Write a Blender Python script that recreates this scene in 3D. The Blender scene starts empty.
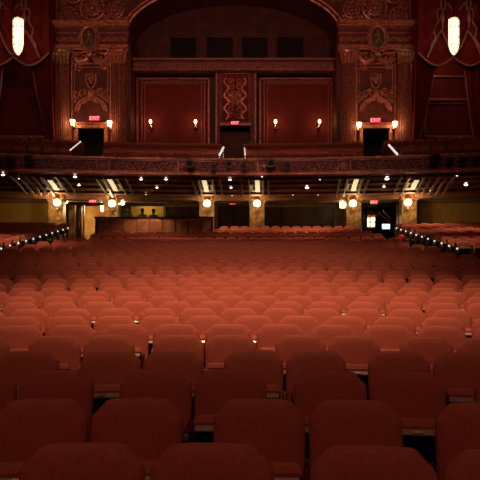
import bpy, math, random
from mathutils import Vector, Matrix
random.seed(7)
S = bpy.context.scene
COL = S.collection
PI = math.pi
F = 630.0; HY = 262.0; CX = 0.4; EYE = 1.67      # focal length in px, horizon row, camera x, eye height
RC = 8.0                                          # the rows are concentric about (0, -RC)

# ------------------------------------------------------------------ helpers
def P(px, py, d):
    return Vector((CX + (px-240)*d/F, d, EYE + (HY-py)*d/F))
def PX(px, d): return CX + (px-240)*d/F
def PZ(py, d): return EYE + (HY-py)*d/F

class MB:
    def __init__(s): s.v=[]; s.f=[]; s.m=[]
    def face(s, pts, mi=0):
        n=len(s.v); s.v += [tuple(p) for p in pts]; s.f.append(tuple(range(n,n+len(pts)))); s.m.append(mi)
    def box(s, x0,x1,y0,y1,z0,z1, mi=0, bev=0.0):
        if x0>x1:x0,x1=x1,x0
        if y0>y1:y0,y1=y1,y0
        if z0>z1:z0,z1=z1,z0
        n=len(s.v)
        if bev<=0:
            for z in (z0,z1):
                s.v += [(x0,y0,z),(x1,y0,z),(x1,y1,z),(x0,y1,z)]
            fs=[(0,3,2,1),(4,5,6,7),(0,1,5,4),(1,2,6,5),(2,3,7,6),(3,0,4,7)]
        else:
            b=min(bev,(x1-x0)*.45,(y1-y0)*.45,(z1-z0)*.45)
            def ring(z,i):
                a0,a1,c0,c1=x0+i,x1-i,y0+i,y1-i
                return [(a0+b,c0,z),(a1-b,c0,z),(a1,c0+b,z),(a1,c1-b,z),(a1-b,c1,z),(a0+b,c1,z),(a0,c1-b,z),(a0,c0+b,z)]
            def ring2(z):
                a0,a1,c0,c1=x0+b,x1-b,y0+b,y1-b
                return [(a0,c0,z),(a1,c0,z),(a1,c0,z),(a1,c1,z),(a1,c1,z),(a0,c1,z),(a0,c1,z),(a0,c0,z)]
            for r in (ring2(z0),ring(z0+b,0),ring(z1-b,0),ring2(z1)): s.v+=r
            fs=[]
            for k in range(3):
                for i in range(8):
                    j=(i+1)%8; fs.append((k*8+i,k*8+j,k*8+8+j,k*8+8+i))
            fs.append(tuple(range(7,-1,-1))); fs.append(tuple(range(24,32)))
        for f in fs: s.f.append(tuple(i+n for i in f)); s.m.append(mi)
    def grid(s, rows, mi=0, closed=False):
        n=len(s.v); w=len(rows[0])
        for r in rows: s.v += [tuple(p) for p in r]
        for a in range(len(rows)-1):
            for b in range(w if closed else w-1):
                c=(b+1)%w
                s.f.append((n+a*w+b,n+a*w+c,n+(a+1)*w+c,n+(a+1)*w+b)); s.m.append(mi)
    def tube(s, pts, r, seg=6, mi=0, cap=True):
        pts=[Vector(p) for p in pts]; rows=[]
        for i,p in enumerate(pts):
            t=(pts[min(i+1,len(pts)-1)]-pts[max(i-1,0)])
            if t.length<1e-9: t=Vector((0,0,1))
            t.normalize()
            up=Vector((0,1,0)) if abs(t.y)<.9 else Vector((0,0,1))
            a=t.cross(up).normalized(); b=t.cross(a).normalized()
            rr=r[i] if isinstance(r,(list,tuple)) else r
            rows.append([p+a*rr*math.cos(2*PI*k/seg)+b*rr*math.sin(2*PI*k/seg) for k in range(seg)])
        s.grid(rows,mi,True)
        if cap:
            s.face(list(reversed(rows[0])),mi); s.face(rows[-1],mi)
    def lathe(s, prof, c=(0,0,0), seg=16, mi=0, sx=1, sy=1):
        rows=[[(c[0]+r*sx*math.cos(2*PI*k/seg),c[1]+r*sy*math.sin(2*PI*k/seg),c[2]+z) for k in range(seg)] for r,z in prof]
        s.grid(rows,mi,True)
    def ball(s, c, r, mi=0, seg=12, rings=8, sc=(1,1,1)):
        rows=[]
        for i in range(rings+1):
            a=PI*i/rings; rr=max(math.sin(a),.001)
            rows.append([(c[0]+r*sc[0]*rr*math.cos(2*PI*k/seg),c[1]+r*sc[1]*rr*math.sin(2*PI*k/seg),c[2]-r*sc[2]*math.cos(a)) for k in range(seg)])
        s.grid(rows,mi,True)
    def prism(s, poly, y0, y1, mi=0):      # poly in x,z ; extruded along y
        a=[(x,y0,z) for x,z in poly]; b=[(x,y1,z) for x,z in poly]; n=len(s.v); k=len(poly)
        s.v+=a+b
        s.f.append(tuple(n+i for i in range(k))); s.m.append(mi)
        s.f.append(tuple(n+k+i for i in reversed(range(k)))); s.m.append(mi)
        for i in range(k):
            j=(i+1)%k; s.f.append((n+i,n+k+i,n+k+j,n+j)); s.m.append(mi)
    def add(s, o, mat):
        n=len(s.v); s.v += [tuple(mat@Vector(p)) for p in o.v]
        s.f += [tuple(i+n for i in f) for f in o.f]; s.m += o.m
    def mesh(s, name, mats, smooth=True, angle=35):
        me=bpy.data.meshes.new(name); me.from_pydata(s.v,[],s.f)
        if not isinstance(mats,(list,tuple)): mats=[mats]
        for m in mats: me.materials.append(m)
        me.polygons.foreach_set('material_index', s.m)
        if smooth:
            me.polygons.foreach_set('use_smooth',[True]*len(me.polygons))
        me.update()
        if smooth: me.set_sharp_from_angle(angle=math.radians(angle))
        return me
    def build(s, name, mats, parent=None, **k):
        o=bpy.data.objects.new(name, s.mesh(name,mats,**k)); COL.objects.link(o)
        if parent: o.parent=parent
        return o

def tag(o,label=None,cat=None,group=None,kind=None):
    if label: o['label']=label
    if cat: o['category']=cat
    if group: o['group']=group
    if kind: o['kind']=kind
    return o
def empty(name,loc=(0,0,0),rz=0,**k):
    o=bpy.data.objects.new(name,None); COL.objects.link(o); o.location=loc; o.rotation_euler=(0,0,rz)
    o.empty_display_size=.1
    return tag(o,**k)
def struct(mb,name,mats,label=None,cat=None,**k):
    return tag(mb.build(name,mats,**k),label,cat,kind='structure')
def copy_tree(o,parent=None):
    c=o.copy(); COL.objects.link(c); c.parent=parent
    for ch in list(KIDS.get(o.name,())):
        copy_tree(ch,c)
    return c
KIDS={}
def remember(o):
    for x in bpy.data.objects:
        if x.parent: KIDS.setdefault(x.parent.name,[])
    KIDS.clear()
    for x in bpy.data.objects:
        if x.parent: KIDS.setdefault(x.parent.name,[]).append(x)

# ------------------------------------------------------------------ materials
def mat(name,col,rough=.6,metal=0,var=.15,scale=8,bump=0,bscale=30,sheen=0,emit=None,estr=0,spec=.5,trans=0,col2=None):
    m=bpy.data.materials.new(name); m.use_nodes=True
    nt=m.node_tree; b=nt.nodes['Principled BSDF']
    b.inputs['Roughness'].default_value=rough; b.inputs['Metallic'].default_value=metal
    b.inputs['Specular IOR Level'].default_value=spec
    if trans: b.inputs['Transmission Weight'].default_value=trans
    if sheen:
        b.inputs['Sheen Weight'].default_value=sheen; b.inputs['Sheen Roughness'].default_value=.5
        b.inputs['Sheen Tint'].default_value=(1,.3,.2,1)
    tc=nt.nodes.new('ShaderNodeTexCoord')
    n=nt.nodes.new('ShaderNodeTexNoise'); n.inputs['Scale'].default_value=scale; n.inputs['Detail'].default_value=5
    nt.links.new(tc.outputs['Object'],n.inputs['Vector'])
    r=nt.nodes.new('ShaderNodeValToRGB')
    c2=col2 or tuple(c*(1+var) for c in col)
    r.color_ramp.elements[0].position=.35; r.color_ramp.elements[1].position=.65
    r.color_ramp.elements[0].color=tuple(c*(1-var) for c in col)+(1,)
    r.color_ramp.elements[1].color=tuple(c2)+(1,)
    nt.links.new(n.outputs['Fac'],r.inputs['Fac']); nt.links.new(r.outputs['Color'],b.inputs['Base Color'])
    if bump:
        n2=nt.nodes.new('ShaderNodeTexNoise'); n2.inputs['Scale'].default_value=bscale; n2.inputs['Detail'].default_value=3
        nt.links.new(tc.outputs['Object'],n2.inputs['Vector'])
        bp=nt.nodes.new('ShaderNodeBump'); bp.inputs['Strength'].default_value=bump; bp.inputs['Distance'].default_value=.02
        nt.links.new(n2.outputs['Fac'],bp.inputs['Height']); nt.links.new(bp.outputs['Normal'],b.inputs['Normal'])
    if emit:
        b.inputs['Emission Color'].default_value=tuple(emit)+(1,); b.inputs['Emission Strength'].default_value=estr
    return m
def damask(name,c1,c2,scale=1.2,rough=.8):
    m=mat(name,c1,rough=rough)
    nt=m.node_tree; b=nt.nodes['Principled BSDF']
    tc=nt.nodes.new('ShaderNodeTexCoord'); v=nt.nodes.new('ShaderNodeTexVoronoi'); v.inputs['Scale'].default_value=scale
    v.inputs['Randomness'].default_value=.35
    w=nt.nodes.new('ShaderNodeTexWave'); w.inputs['Scale'].default_value=scale*1.7; w.inputs['Distortion'].default_value=9; w.inputs['Detail'].default_value=2
    nt.links.new(tc.outputs['Object'],v.inputs['Vector']); nt.links.new(tc.outputs['Object'],w.inputs['Vector'])
    mx=nt.nodes.new('ShaderNodeMath'); mx.operation='MULTIPLY'
    nt.links.new(v.outputs['Distance'],mx.inputs[0]); nt.links.new(w.outputs['Fac'],mx.inputs[1])
    r=nt.nodes.new('ShaderNodeValToRGB'); r.color_ramp.elements[0].position=.1; r.color_ramp.elements[1].position=.45
    r.color_ramp.elements[0].color=tuple(c1)+(1,); r.color_ramp.elements[1].color=tuple(c2)+(1,)
    nt.links.new(mx.outputs[0],r.inputs['Fac']); nt.links.new(r.outputs['Color'],b.inputs['Base Color'])
    return m

M={}
M['velvet']=mat('red_velvet',(.50,.136,.086),rough=.85,var=.10,scale=60,bump=.25,bscale=260,sheen=.10,spec=.12)
M['velvet_dark']=mat('seat_shell',(.10,.015,.012),rough=.5,var=.2,scale=20)
M['pan']=mat('seat_pan',(.02,.016,.016),rough=.5,var=.2)
M['lip']=mat('seat_pan_lip',(.34,.25,.20),rough=.35,var=.12,scale=40)
M['brass']=mat('brass',(.85,.66,.36),rough=.22,metal=1,var=.08,scale=20)
M['arm']=mat('armrest_wood',(.045,.014,.010),rough=.3,var=.3,scale=14)
M['armtip']=mat('armrest_tip',(.55,.42,.34),rough=.3,metal=.6,var=.1,scale=30)
M['iron']=mat('cast_iron',(.016,.011,.012),rough=.45,var=.2)
M['carpet']=mat('carpet',(.05,.012,.012),rough=.95,var=.5,scale=3,bump=.3,bscale=80)
M['plaster']=mat('painted_plaster',(.17,.030,.022),rough=.6,var=.28,scale=2.5,bump=.5,bscale=6)
M['plaster_dark']=mat('dark_plaster',(.09,.016,.012),rough=.65,var=.25,scale=2,bump=.4,bscale=5)
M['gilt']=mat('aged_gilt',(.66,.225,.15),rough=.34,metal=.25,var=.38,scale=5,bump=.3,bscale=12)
M['gilt_dark']=mat('dark_gilt',(.34,.10,.07),rough=.4,metal=.2,var=.38,scale=5,bump=.3,bscale=12)  # darker copy of the aged gilt
M['gilt_gold']=mat('gold_leaf',(.56,.28,.13),rough=.4,metal=.4,var=.3,scale=6,bump=.3,bscale=12)
M['damask']=damask('red_damask',(.17,.011,.008),(.25,.018,.012))
M['damask_gold']=damask('gold_damask',(.50,.25,.06),(.68,.40,.10),scale=1.6)
M['drape']=mat('drape_velvet',(.24,.022,.022),rough=.9,var=.15,scale=3,sheen=.1,spec=.1)
M['fringe']=mat('gold_fringe',(.52,.20,.16),rough=.6,var=.3,scale=30)
M['green']=mat('verdigris',(.09,.065,.025),rough=.5,var=.4,scale=6)
M['black']=mat('black_paint',(.012,.010,.010),rough=.4,var=.2)
M['void']=mat('dark_interior',(.015,.006,.006),rough=.9,var=.2)
M['wood']=mat('dark_wood',(.075,.032,.014),rough=.4,var=.35,scale=4)
M['ceil']=mat('painted_ceiling',(.20,.085,.045),rough=.6,var=.3,scale=1.6,bump=.4,bscale=6)
M['beam']=mat('gilded_beam',(.27,.15,.065),rough=.5,var=.25,scale=4)
M['marble']=mat('veined_marble',(.22,.12,.05),rough=.35,var=.5,scale=3,col2=(.36,.22,.08))
M['globe']=mat('lit_globe',(.9,.8,.6),emit=(1,.74,.34),estr=5,var=.02)
M['bulb']=mat('lit_bulb',(.9,.8,.6),emit=(1,.66,.30),estr=7,var=.02)
M['lantern']=mat('lit_glass',(.9,.85,.7),emit=(1,.82,.56),estr=1.5,var=.02)
M['panel']=mat('lit_ceiling_glass',(.8,.7,.5),emit=(1,.76,.42),estr=.85,var=.02)
M['panel_dim']=mat('dim_ceiling_glass',(.6,.5,.35),emit=(1,.72,.40),estr=.16,var=.02)
M['down']=mat('lit_downlight',(.9,.8,.7),emit=(1,.74,.55),estr=5,var=.02)
M['exit']=mat('exit_face',(.5,.02,.02),emit=(1,.03,.06),estr=.75,var=.02)
M['exit_txt']=mat('exit_letters',(.9,.5,.5),emit=(1,.32,.36),estr=1.6,var=.02)
M['screen']=mat('lit_screen',(.5,.7,.8),emit=(.62,.80,.92),estr=1.6,var=.02)
M['strip']=mat('lit_strip_and_glint',(.9,.9,.9),emit=(1,.84,.74),estr=.9,var=.02)  # handrail strips, and the painted glow of the armrest glints
M['steel']=mat('polished_steel',(.75,.72,.70),rough=.25,metal=1,var=.05)
M['cream']=mat('cream_wall',(.62,.42,.17),rough=.6,var=.2,scale=2)
M['skin']=mat('skin',(.42,.22,.14),rough=.6,var=.05)
M['hair']=mat('dark_hair',(.015,.010,.008),rough=.7,var=.2)
M['cloth']=mat('black_cloth',(.020,.018,.022),rough=.9,var=.2)
M['redcloth']=mat('red_rope',(.5,.03,.04),rough=.7,var=.1)

# ------------------------------------------------------------------ floor profile
PTS=[(-9,-.0),(2.5,-.722),(3.4,-.738),(4.3,-.737),(5.2,-.726),(6.1,-.707),(7.0,-.69),(7.9,-.672),(8.8,-.643),(9.7,-.605),(10.6,-.565),
     (12.4,-.49),(14,-.385),(15.7,-.25),(17.2,-.09),(19.2,.12),(21.5,.34),(24,.57),(27,.88),(29.9,1.17)]
PTS[0]=(-9,-.722)
def ztop(d):
    for (a,za),(b,zb) in zip(PTS,PTS[1:]):
        if d<=b: return za+(zb-za)*(d-a)/(b-a)
    return PTS[-1][1]
def floorz(d):     # world z of the stalls floor at centre-line distance d
    return ztop(d)+EYE-.95
def arc(x,d):      # point on the arc through (0,d), at lateral x
    R=d+RC
    th=math.asin(max(-1,min(1,x/R)))
    return R*math.cos(th)-RC, th
def arc_strip(mb,dz,x0,x1,n=24,mi=0):
    rows=[]
    for d,z in dz:
        rows.append([(x0+(x1-x0)*i/n, arc(x0+(x1-x0)*i/n,d)[0], z) for i in range(n+1)])
    mb.grid(rows,mi)

# stalls floor
mb=MB()
dz=[(d,floorz(d)) for d in [-6,0,2.5,4.3,6.1,7.9,9.7,11.5,13,14.5,16,17.5,19,20.5,22,24,26,28,29.9,30.8]]
arc_strip(mb,dz,-17,17)
ze=dz[-1][1]
arc_strip(mb,[(30.8,ze),(31.6,ze)],-17,17)
prev=ze
REAR=[(32.5,234.0),(33.4,231.3),(34.3,228.7),(35.2,226.3)]
for d,y in REAR:
    z=(HY-y)*d/F+EYE-.95
    arc_strip(mb,[(d-.75,prev),(d-.75,z),(d+.15,z)],-8.3,8.3); prev=z
arc_strip(mb,[(35.35,prev),(43,prev)],-17,17)
FREAR=prev
struct(mb,'floor',M['carpet'],'dark red carpeted floor sloping up under the stalls seats','floor')

# ------------------------------------------------------------------ seat
def back_outline():
    h=[(0,.952),(.10,.951),(.155,.946),(.176,.935),(.194,.914),(.210,.896),(.230,.879),(.242,.858),(.245,.79),(.242,.62),(.232,.45)]
    return h+[(-x,z) for x,z in reversed(h[1:])]
def rec(p):   # recline
    x,y,z=p; return (x,y+(z-.45)*.20,z)
def m_backrest():
    mb=MB(); o=back_outline(); cz=.68
    def ring(sx,y): return [rec((x*sx, y, cz+(z-cz)*sx)) for x,z in o]
    rows=[ring(.97,.035),ring(1.0,.015),ring(1.0,-.012),ring(.985,-.030),ring(.93,-.044),ring(.78,-.054),ring(.5,-.060),ring(.2,-.062)]
    mb.grid(rows,0,True); mb.face(list(reversed(rows[-1]))[::1]); mb.face(rows[0])
    for i in range(len(mb.f)): mb.f[i]=tuple(reversed(mb.f[i]))
    return mb
def m_shell():
    mb=MB(); o=back_outline(); cz=.68
    def ring(sx,y): return [rec((x*sx, y, cz+(z-cz)*sx)) for x,z in o]
    rows=[ring(.95,.036),ring(.96,.05),ring(.9,.062)]
    mb.grid(rows,0,True); mb.face(rows[-1]); mb.face(list(reversed(rows[0])))
    return mb
TILT=math.radians(40)
SW=.205
def tilt(mb):
    c,s=math.cos(TILT),math.sin(TILT); out=MB(); out.f=mb.f; out.m=mb.m
    for x,y,z in mb.v:    # y: distance forward from hinge, z: height above the pan
        out.v.append((x,-.075-y*c+z*s*1.0+0.0,.44+y*s+z*c))
    return out
def m_cushion():
    mb=MB(); n=10; rows=[]
    prof=[(0.0,.0),(.0,.05),(.04,.085),(.2,.10),(.34,.095),(.395,.075),(.415,.045),(.412,.012),(.40,.0)]
    for u in [-1,-.97,-.85,-.4,0,.4,.85,.97,1]:
        k=1 if abs(u)<.9 else (.85 if abs(u)<.99 else .55)
        rows.append([(u*SW,y,.0+z*k) for y,z in prof])
    mb.grid(rows,0); mb.face(rows[0]); mb.face(list(reversed(rows[-1])))
    return tilt(mb)
def m_pan():
    mb=MB(); mb.box(-SW*.96,SW*.96,.0,.385,-.035,-.002,0,.008)
    return tilt(mb)
def m_lip():
    mb=MB(); mb.box(-SW*.97,SW*.97,.387,.407,-.042,-.002,0,.004)
    return tilt(mb)
def m_plate():
    mb=MB(); mb.box(-.030,.030,.4075,.413,-.034,-.012,0,.003)
    return tilt(mb)
def m_arm(x=-.285):
    mb=MB()
    prof=[(-.36,.0),(-.375,.016),(-.36,.032),(-.2,.036),(-.06,.034),(-.05,.0)]
    rows=[]
    for u in (-1,-.8,.8,1):
        k=0.006 if abs(u)==1 else 0
        rows.append([(x+u*.021,y+(k if y<-.2 else -k),.615+(z-k if z>.02 else z)) for y,z in prof])
    mb.grid(rows,0); mb.face(rows[0]); mb.face(list(reversed(rows[-1])))
    return mb
def m_armtip(x=-.285):
    mb=MB(); mb.box(x-.016,x+.016,-.386,-.374,.60,.640,0,.004)
    return mb
def m_stand(x=-.285):
    mb=MB()
    poly=[(-.36,.56),(-.36,.60),(-.02,.60),(-.02,.50),(-.08,.36),(-.10,.04),(-.02,.02),(-.02,0),(-.30,0),(-.30,.02),(-.22,.05),(-.2,.36),(-.30,.52)]
    n=len(mb.v); k=len(poly)
    mb.v+=[(x-.013,y,z) for y,z in poly]+[(x+.013,y,z) for y,z in poly]
    mb.f.append(tuple(range(k))); mb.m.append(0); mb.f.append(tuple(reversed(range(k,2*k)))); mb.m.append(0)
    for i in range(k):
        j=(i+1)%k; mb.f.append((i,k+i,k+j,j)); mb.m.append(0)
    return mb
def m_bracket():
    mb=MB(); mb.box(-.272,-.245,-.09,-.03,.44,.50,0,.004); mb.box(.245,.262,-.09,-.03,.44,.50,0,.004)
    return mb

SEATLOC=(0,0,0)
seat=empty('theater_seat')
m_backrest().build('backrest',M['velvet'],seat)
m_shell().build('back_shell',M['velvet_dark'],seat)
m_cushion().build('seat_cushion',M['velvet'],seat)
pan=m_pan().build('seat_pan',M['pan'],seat)
m_lip().build('pan_lip',M['lip'],pan)
m_plate().build('number_plate',M['brass'],pan)
ar=m_arm().build('armrest',M['arm'],seat)
m_armtip().build('armrest_tip',M['armtip'],ar)
m_stand().build('leg',M['iron'],seat)
# one-mesh seat for the rows where parts are too small to see
simple=MB()
for fn,mi in ((m_backrest,0),(m_shell,1),(m_cushion,0),(m_pan,2),(m_lip,3),(m_arm,2),(m_stand,2)):
    q=fn(); q.m=[mi]*len(q.f); simple.add(q,Matrix.Identity(4))
SIMPLE=simple.mesh('theater_seat',[M['velvet'],M['velvet_dark'],M['iron'],M['lip']])
# coarse seat for the far rows
def coarse_seat():
    mb=MB()
    o=[(-.245,.45),(-.245,.85),(-.17,.935),(0,.952),(.17,.935),(.245,.85),(.245,.45)]
    a=[rec((x,-.035,z)) for x,z in o]; b=[rec((x*.9,-.055,.7+(z-.7)*.85)) for x,z in o]; c=[rec((x,.05,z)) for x,z in o]
    mb.grid([c,a,b],0,True); mb.face(list(reversed(b)),0); mb.face(c,1)
    for i in range(len(mb.f)): mb.f[i]=tuple(reversed(mb.f[i]))
    cu=MB(); cu.box(-.205,.205,.0,.41,-.03,.09,0,.02); cu=tilt(cu); mb.add(cu,Matrix.Identity(4))
    mb.box(-.306,-.265,-.37,-.04,.60,.645,2); mb.box(-.297,-.273,-.3,-.03,0,.60,2)
    return mb
COARSE=coarse_seat()
COARSE.v=[(x*1.05,y,z) for x,y,z in COARSE.v]

remember(None)
def ARMS(o):
    return [c for c in bpy.data.objects if c.parent==o and c.name.split('.')[0] in ('armrest','leg')]
ORD=['first','second','third','fourth','fifth','sixth','seventh','eighth','ninth','tenth','eleventh','twelfth','thirteenth','fourteenth','fifteenth','sixteenth','seventeenth','eighteenth','nineteenth','twentieth','twenty-first','twenty-second','twenty-third','twenty-fourth','twenty-fifth','twenty-sixth','twenty-seventh','twenty-eighth','twenty-ninth','thirtieth','thirty-first','thirty-second']
# row: centre distance, list of seat centres (camera-relative x at that depth)
NEAR={0:(-.365,1.125),1:(-.80,1.15),2:(-.317,1.165),3:(-.80,1.16),4:(-.339,1.165)}
def lim(d): return 8.35-.5*(max(d,24)-24)/6
def row_positions(k,d):
    out=[]
    if k in NEAR:
        b,per=NEAR[k]
        for n in range(-14,15):
            for s in (-1,1):
                out.append(b+n*per+s*.252+CX)
    else:
        b=-1.84+CX-(k-6)*.285
        j=random.uniform(-.05,.05)+(.10 if k%3==1 else 0)
        for n in range(-60,61): out.append(b+.285+n*.57+(j if k>6 else 0)+random.uniform(-.012,.012))
    L=lim(d)
    return sorted(x for x in out if -L+.3<x<7.75-.3)
used=False; count=0
rest=MB()
NROWS=31
KIND_LIMIT=19
for k in range(NROWS):
    d=2.5+.9*k
    z=floorz(d)
    vis=[]
    for x in row_positions(k,d):
        y,th=arc(x,d-.1)
        R=d-.1+RC
        px=240+(x-CX)*F/max(y,.5); half=.245*F/y
        near=480+half if True else 0
        if px<-half-6 or px>480+half+6:
            if k>=KIND_LIMIT and abs(px-240)<300: pass
            else: continue
        vis.append((x,y,th,px,half))
    if k<KIND_LIMIT:
        vis=[v for v in vis if v[3]+v[4]>1.5 and v[3]-v[4]<478.5]
        for i,(x,y,th,px,half) in enumerate(vis):
            if k<9:
                if not used: o=seat; used=True
                else: o=copy_tree(seat)
            else:
                o=bpy.data.objects.new('theater_seat',SIMPLE); COL.objects.link(o)
            o.location=(x,y,z); o.rotation_euler=(0,0,-th+random.uniform(-.012,.012))
            if k>=5: o.scale=(1.055,1,1)
            elif k in NEAR:
                b,per=NEAR[k]; ph=((x-CX-b)/per)%1.0
                for ch in ARMS(o): ch.location.x = .033 if ph<.5 else -.045
            rowname='front row' if k==0 else ORD[k]+' row from the camera'
            shade='dark red' if k<4 else 'orange-red lit'
            o['label']='plush theatre seat, %s from the left in the %s'%(ORD[i],rowname)
            o['category']='seat'; o['group']='plush seats in the main stalls block'
            count+=1
    else:
        for (x,y,th,px,half) in vis:
            rest.add(COARSE,Matrix.Translation((x,y,z))@Matrix.Rotation(-th,4,'Z'))
print('individual seats',count)
# rear tier under the balcony
for r,(d,yy) in enumerate(REAR):
    z=(HY-yy)*d/F+EYE-.95
    x=-6.9 if r<2 else -.75
    x+= .28*(r%2)
    while x<7.5-.35*r:
        y,th=arc(x,d-.1)
        rest.add(COARSE,Matrix.Translation((x,y,z))@Matrix.Rotation(-th,4,'Z')); x+=.57
# side blocks: floor steps, aisle-end seats one by one, the rest with the far rows
aisle_seats=0
for s in (-1,1):
    fl=MB(); pz=None
    for i in range(11):
        d=23.6+.91*i
        armz=.48+(1.72-.48)*(i/10)
        z=armz+EYE-.65
        xs=[s*(8.78+j*.57) for j in range(1,13)]
        yend=d
        # the block's rows are straight-ish arcs that keep the aisle end at depth d
        y0,_=arc(s*8.8,d); off=d-y0
        def yy(x): return arc(x,d)[0]+off
        fl.grid([[(s*8.35,yend-.45,z-.25),(s*15,yy(s*15)-.45,z-.25)],[(s*8.35,yend-.45,z),(s*15,yy(s*15)-.45,z)],[(s*8.35,yend+.46,z),(s*15,yy(s*15)+.46,z)]])
        _,th=arc(s*8.8,d)
        o=bpy.data.objects.new('aisle_seat',None); COL.objects.link(o)
        o.location=(s*8.78,d,z); o.rotation_euler=(0,0,-th*.6)
        a=bpy.data.objects.new('seat_body',SIMPLE); COL.objects.link(a); a.parent=o
        e=MB(); sx=-s*.30   # end panel on the aisle side
        e.prism([(0,0)],0,0) if False else None
        poly=[(-.40,0),(-.40,.55),(-.37,.64),(-.02,.64),(.03,.90),(.11,.90),(.06,.5),(.02,0)]
        n=len(e.v); kk=len(poly)
        for xx in (sx-.03,sx+.03): e.v+=[(xx,py_,pz_) for py_,pz_ in poly]
        e.f.append(tuple(range(kk))); e.m.append(0); e.f.append(tuple(reversed(range(kk,2*kk)))); e.m.append(0)
        for q in range(kk):
            j=(q+1)%kk; e.f.append((q,kk+q,kk+j,j)); e.m.append(0)
        eb=e.build('end_panel',M['black'],o,smooth=False)
        l=MB(); l.ball((sx,-.40,.665),.036,0,10,6,(1,1,1.1)); lb=l.build('armrest_glint',M['strip'],o);  # highlight on the armrest end put in as a glowing ball, no lamp
        o['label']='plush seat with black end panel and glowing armrest glint, %s from the front, %s aisle'%(ORD[i],'left' if s<0 else 'right')
        o['category']='seat'; o['group']='aisle end seats of the side blocks'; aisle_seats+=1
        for x in xs:
            rest.add(COARSE,Matrix.Translation((x,yy(x),z))@Matrix.Rotation(-arc(x,d)[1],4,'Z'))
    struct(fl,'floor_steps',M['carpet'],'carpeted steps under the %s side seating block'%('left' if s<0 else 'right'),'floor',smooth=False)
tag(rest.build('theater_seat_rows',[M['velvet'],M['velvet_dark'],M['iron']]),
    'far rows of red plush theatre seats at the rear of the stalls and in the side blocks','seat',kind='stuff')
print('aisle',aisle_seats)

# ------------------------------------------------------------------ balcony
DB=24.0; ZT=(HY-159)*DB/F+EYE; ZB=(HY-174)*DB/F+EYE
def A(x,d):
    return arc(x,d)[0]
bal=empty('balcony',(0,DB,ZB),0,kind='structure',label='deep balcony with an ornate gilded front spanning the hall',cat='balcony')
def child(mb,name,mats,parent,**k):
    o=mb.build(name,mats,None,**k); o.parent=parent; o.matrix_parent_inverse=parent.matrix_basis.inverted(); return o
def arcbox(mb,d0,d1,z0,z1,x0=-16.5,x1=16.5,n=60,mi=0):
    rows=[]
    xs=[x0+(x1-x0)*i/n for i in range(n+1)]
    for d,z in ((d0,z0),(d0,z1),(d1,z1),(d1,z0),(d0,z0)):
        rows.append([(x,A(x,d),z) for x in xs])
    mb.grid(rows,mi)
fr=MB()
arcbox(fr,DB,DB+.18,ZB+.04,ZT-.03)                                   # front face
child(fr,'parapet',M['plaster_dark'],bal)
fr=MB()
arcbox(fr,DB-.07,DB+.25,ZT-.035,ZT+.02)                                # top rail
arcbox(fr,DB-.05,DB+.02,ZT-.10,ZT-.07)
arcbox(fr,DB-.08,DB+.25,ZB-.04,ZB+.05)
arcbox(fr,DB-.05,DB+.02,ZB+.08,ZB+.10)
child(fr,'front_moulding',M['gilt_dark'],bal)
# relief scrolls along the front
def spiral(mb,c,r,turns,dirn,tube,plane,n=18,ph=0,mi=0):
    pts=[]
    for i in range(n+1):
        t=i/n; a=ph+dirn*turns*2*PI*t; rr=r*(1-.82*t)
        pts.append(plane(c[0]+rr*math.cos(a),c[1]+rr*math.sin(a)))
    mb.tube(pts,[tube*(1-.4*i/n) for i in range(n+1)],5,mi)
def plane_front(x,z): return (x,A(x,DB)-.02,z)
rl=MB(); zm=(ZT+ZB)/2-.01
x=-16.2; i=0
while x<16.2:
    if i%7==6:   # panel break: framed rosette
        for (a,b,c,d_) in ((-.26,-.20,-.19,.19),(.20,.26,-.19,.19)):
            rl.v; rl.box(x+a,x+b,A(x,DB)-.05,A(x,DB),zm+c,zm+d_)
        rl.ball((x,A(x,DB)-.01,zm),.13,0,10,6,(1,.4,1))
        for q in range(6):
            a=q*PI/3; rl.ball((x+.15*math.cos(a),A(x,DB)-.01,zm+.12*math.sin(a)),.045,0,6,4,(1,.5,1))
        x+=.62
    else:
        sg=1 if i%2 else -1
        spiral(rl,(x,zm),.155,1.3,sg,.022,plane_front,ph=PI*.5*sg)
        spiral(rl,(x+.22,zm+sg*.08),.09,1.1,-sg,.018,plane_front,ph=0,n=12)
        rl.ball((x+.12,A(x,DB)-.01,zm-sg*.11),.05,0,6,4,(1.3,.4,.8))
        x+=.40
    i+=1
child(rl,'relief_scrolls',M['gilt_dark'],bal)
# soffit
sf=MB(); xs=[-16.5+33*i/40 for i in range(41)]
DR=36.4; ZC=3.70+EYE
def zc(d):
    T=[(24.2,3.36),(26,3.50),(29,3.62),(32,3.69),(50,3.70)]
    for (a,za),(b,zb) in zip(T,T[1:]):
        if d<=b: return EYE+za+(zb-za)*(max(d,a)-a)/(b-a)
sf.grid([[(x,A(x,DB+.2),ZB-.02) for x in xs],[(x,A(x,26),zc(26)) for x in xs],[(x,A(x,29),zc(29)) for x in xs],[(x,A(x,32),zc(32)) for x in xs],[(x,A(x,39.4),ZC) for x in xs]])
child(sf,'soffit',M['ceil'],bal)
# cross ribs of the coffered soffit
rb=MB()
for d in (26.2,28.6,31.2,33.6):
    arcbox(rb,d,d+.22,zc(d)-.09,zc(d)+.01,-16.3,16.3,40)
child(rb,'soffit_ribs',M['ceil'],bal)
# stepped balcony floor
st=MB(); rows=[]
def bz(d): return 3.64+EYE+(d-25.8)*.212
rr_=[(DB+.18,bz(25.4)-.03)]
for i in range(1,15):
    d=24.9+.92*i; rr_+= [(d-.45,bz(d)),(d+.47,bz(d))]
rr_+= [(41.5,rr_[-1][1])]
for d,z in rr_: rows.append([(x,A(x,d),z) for x in xs])
st.grid(rows); child(st,'stepped_floor',M['carpet'],bal,smooth=False)
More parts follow.
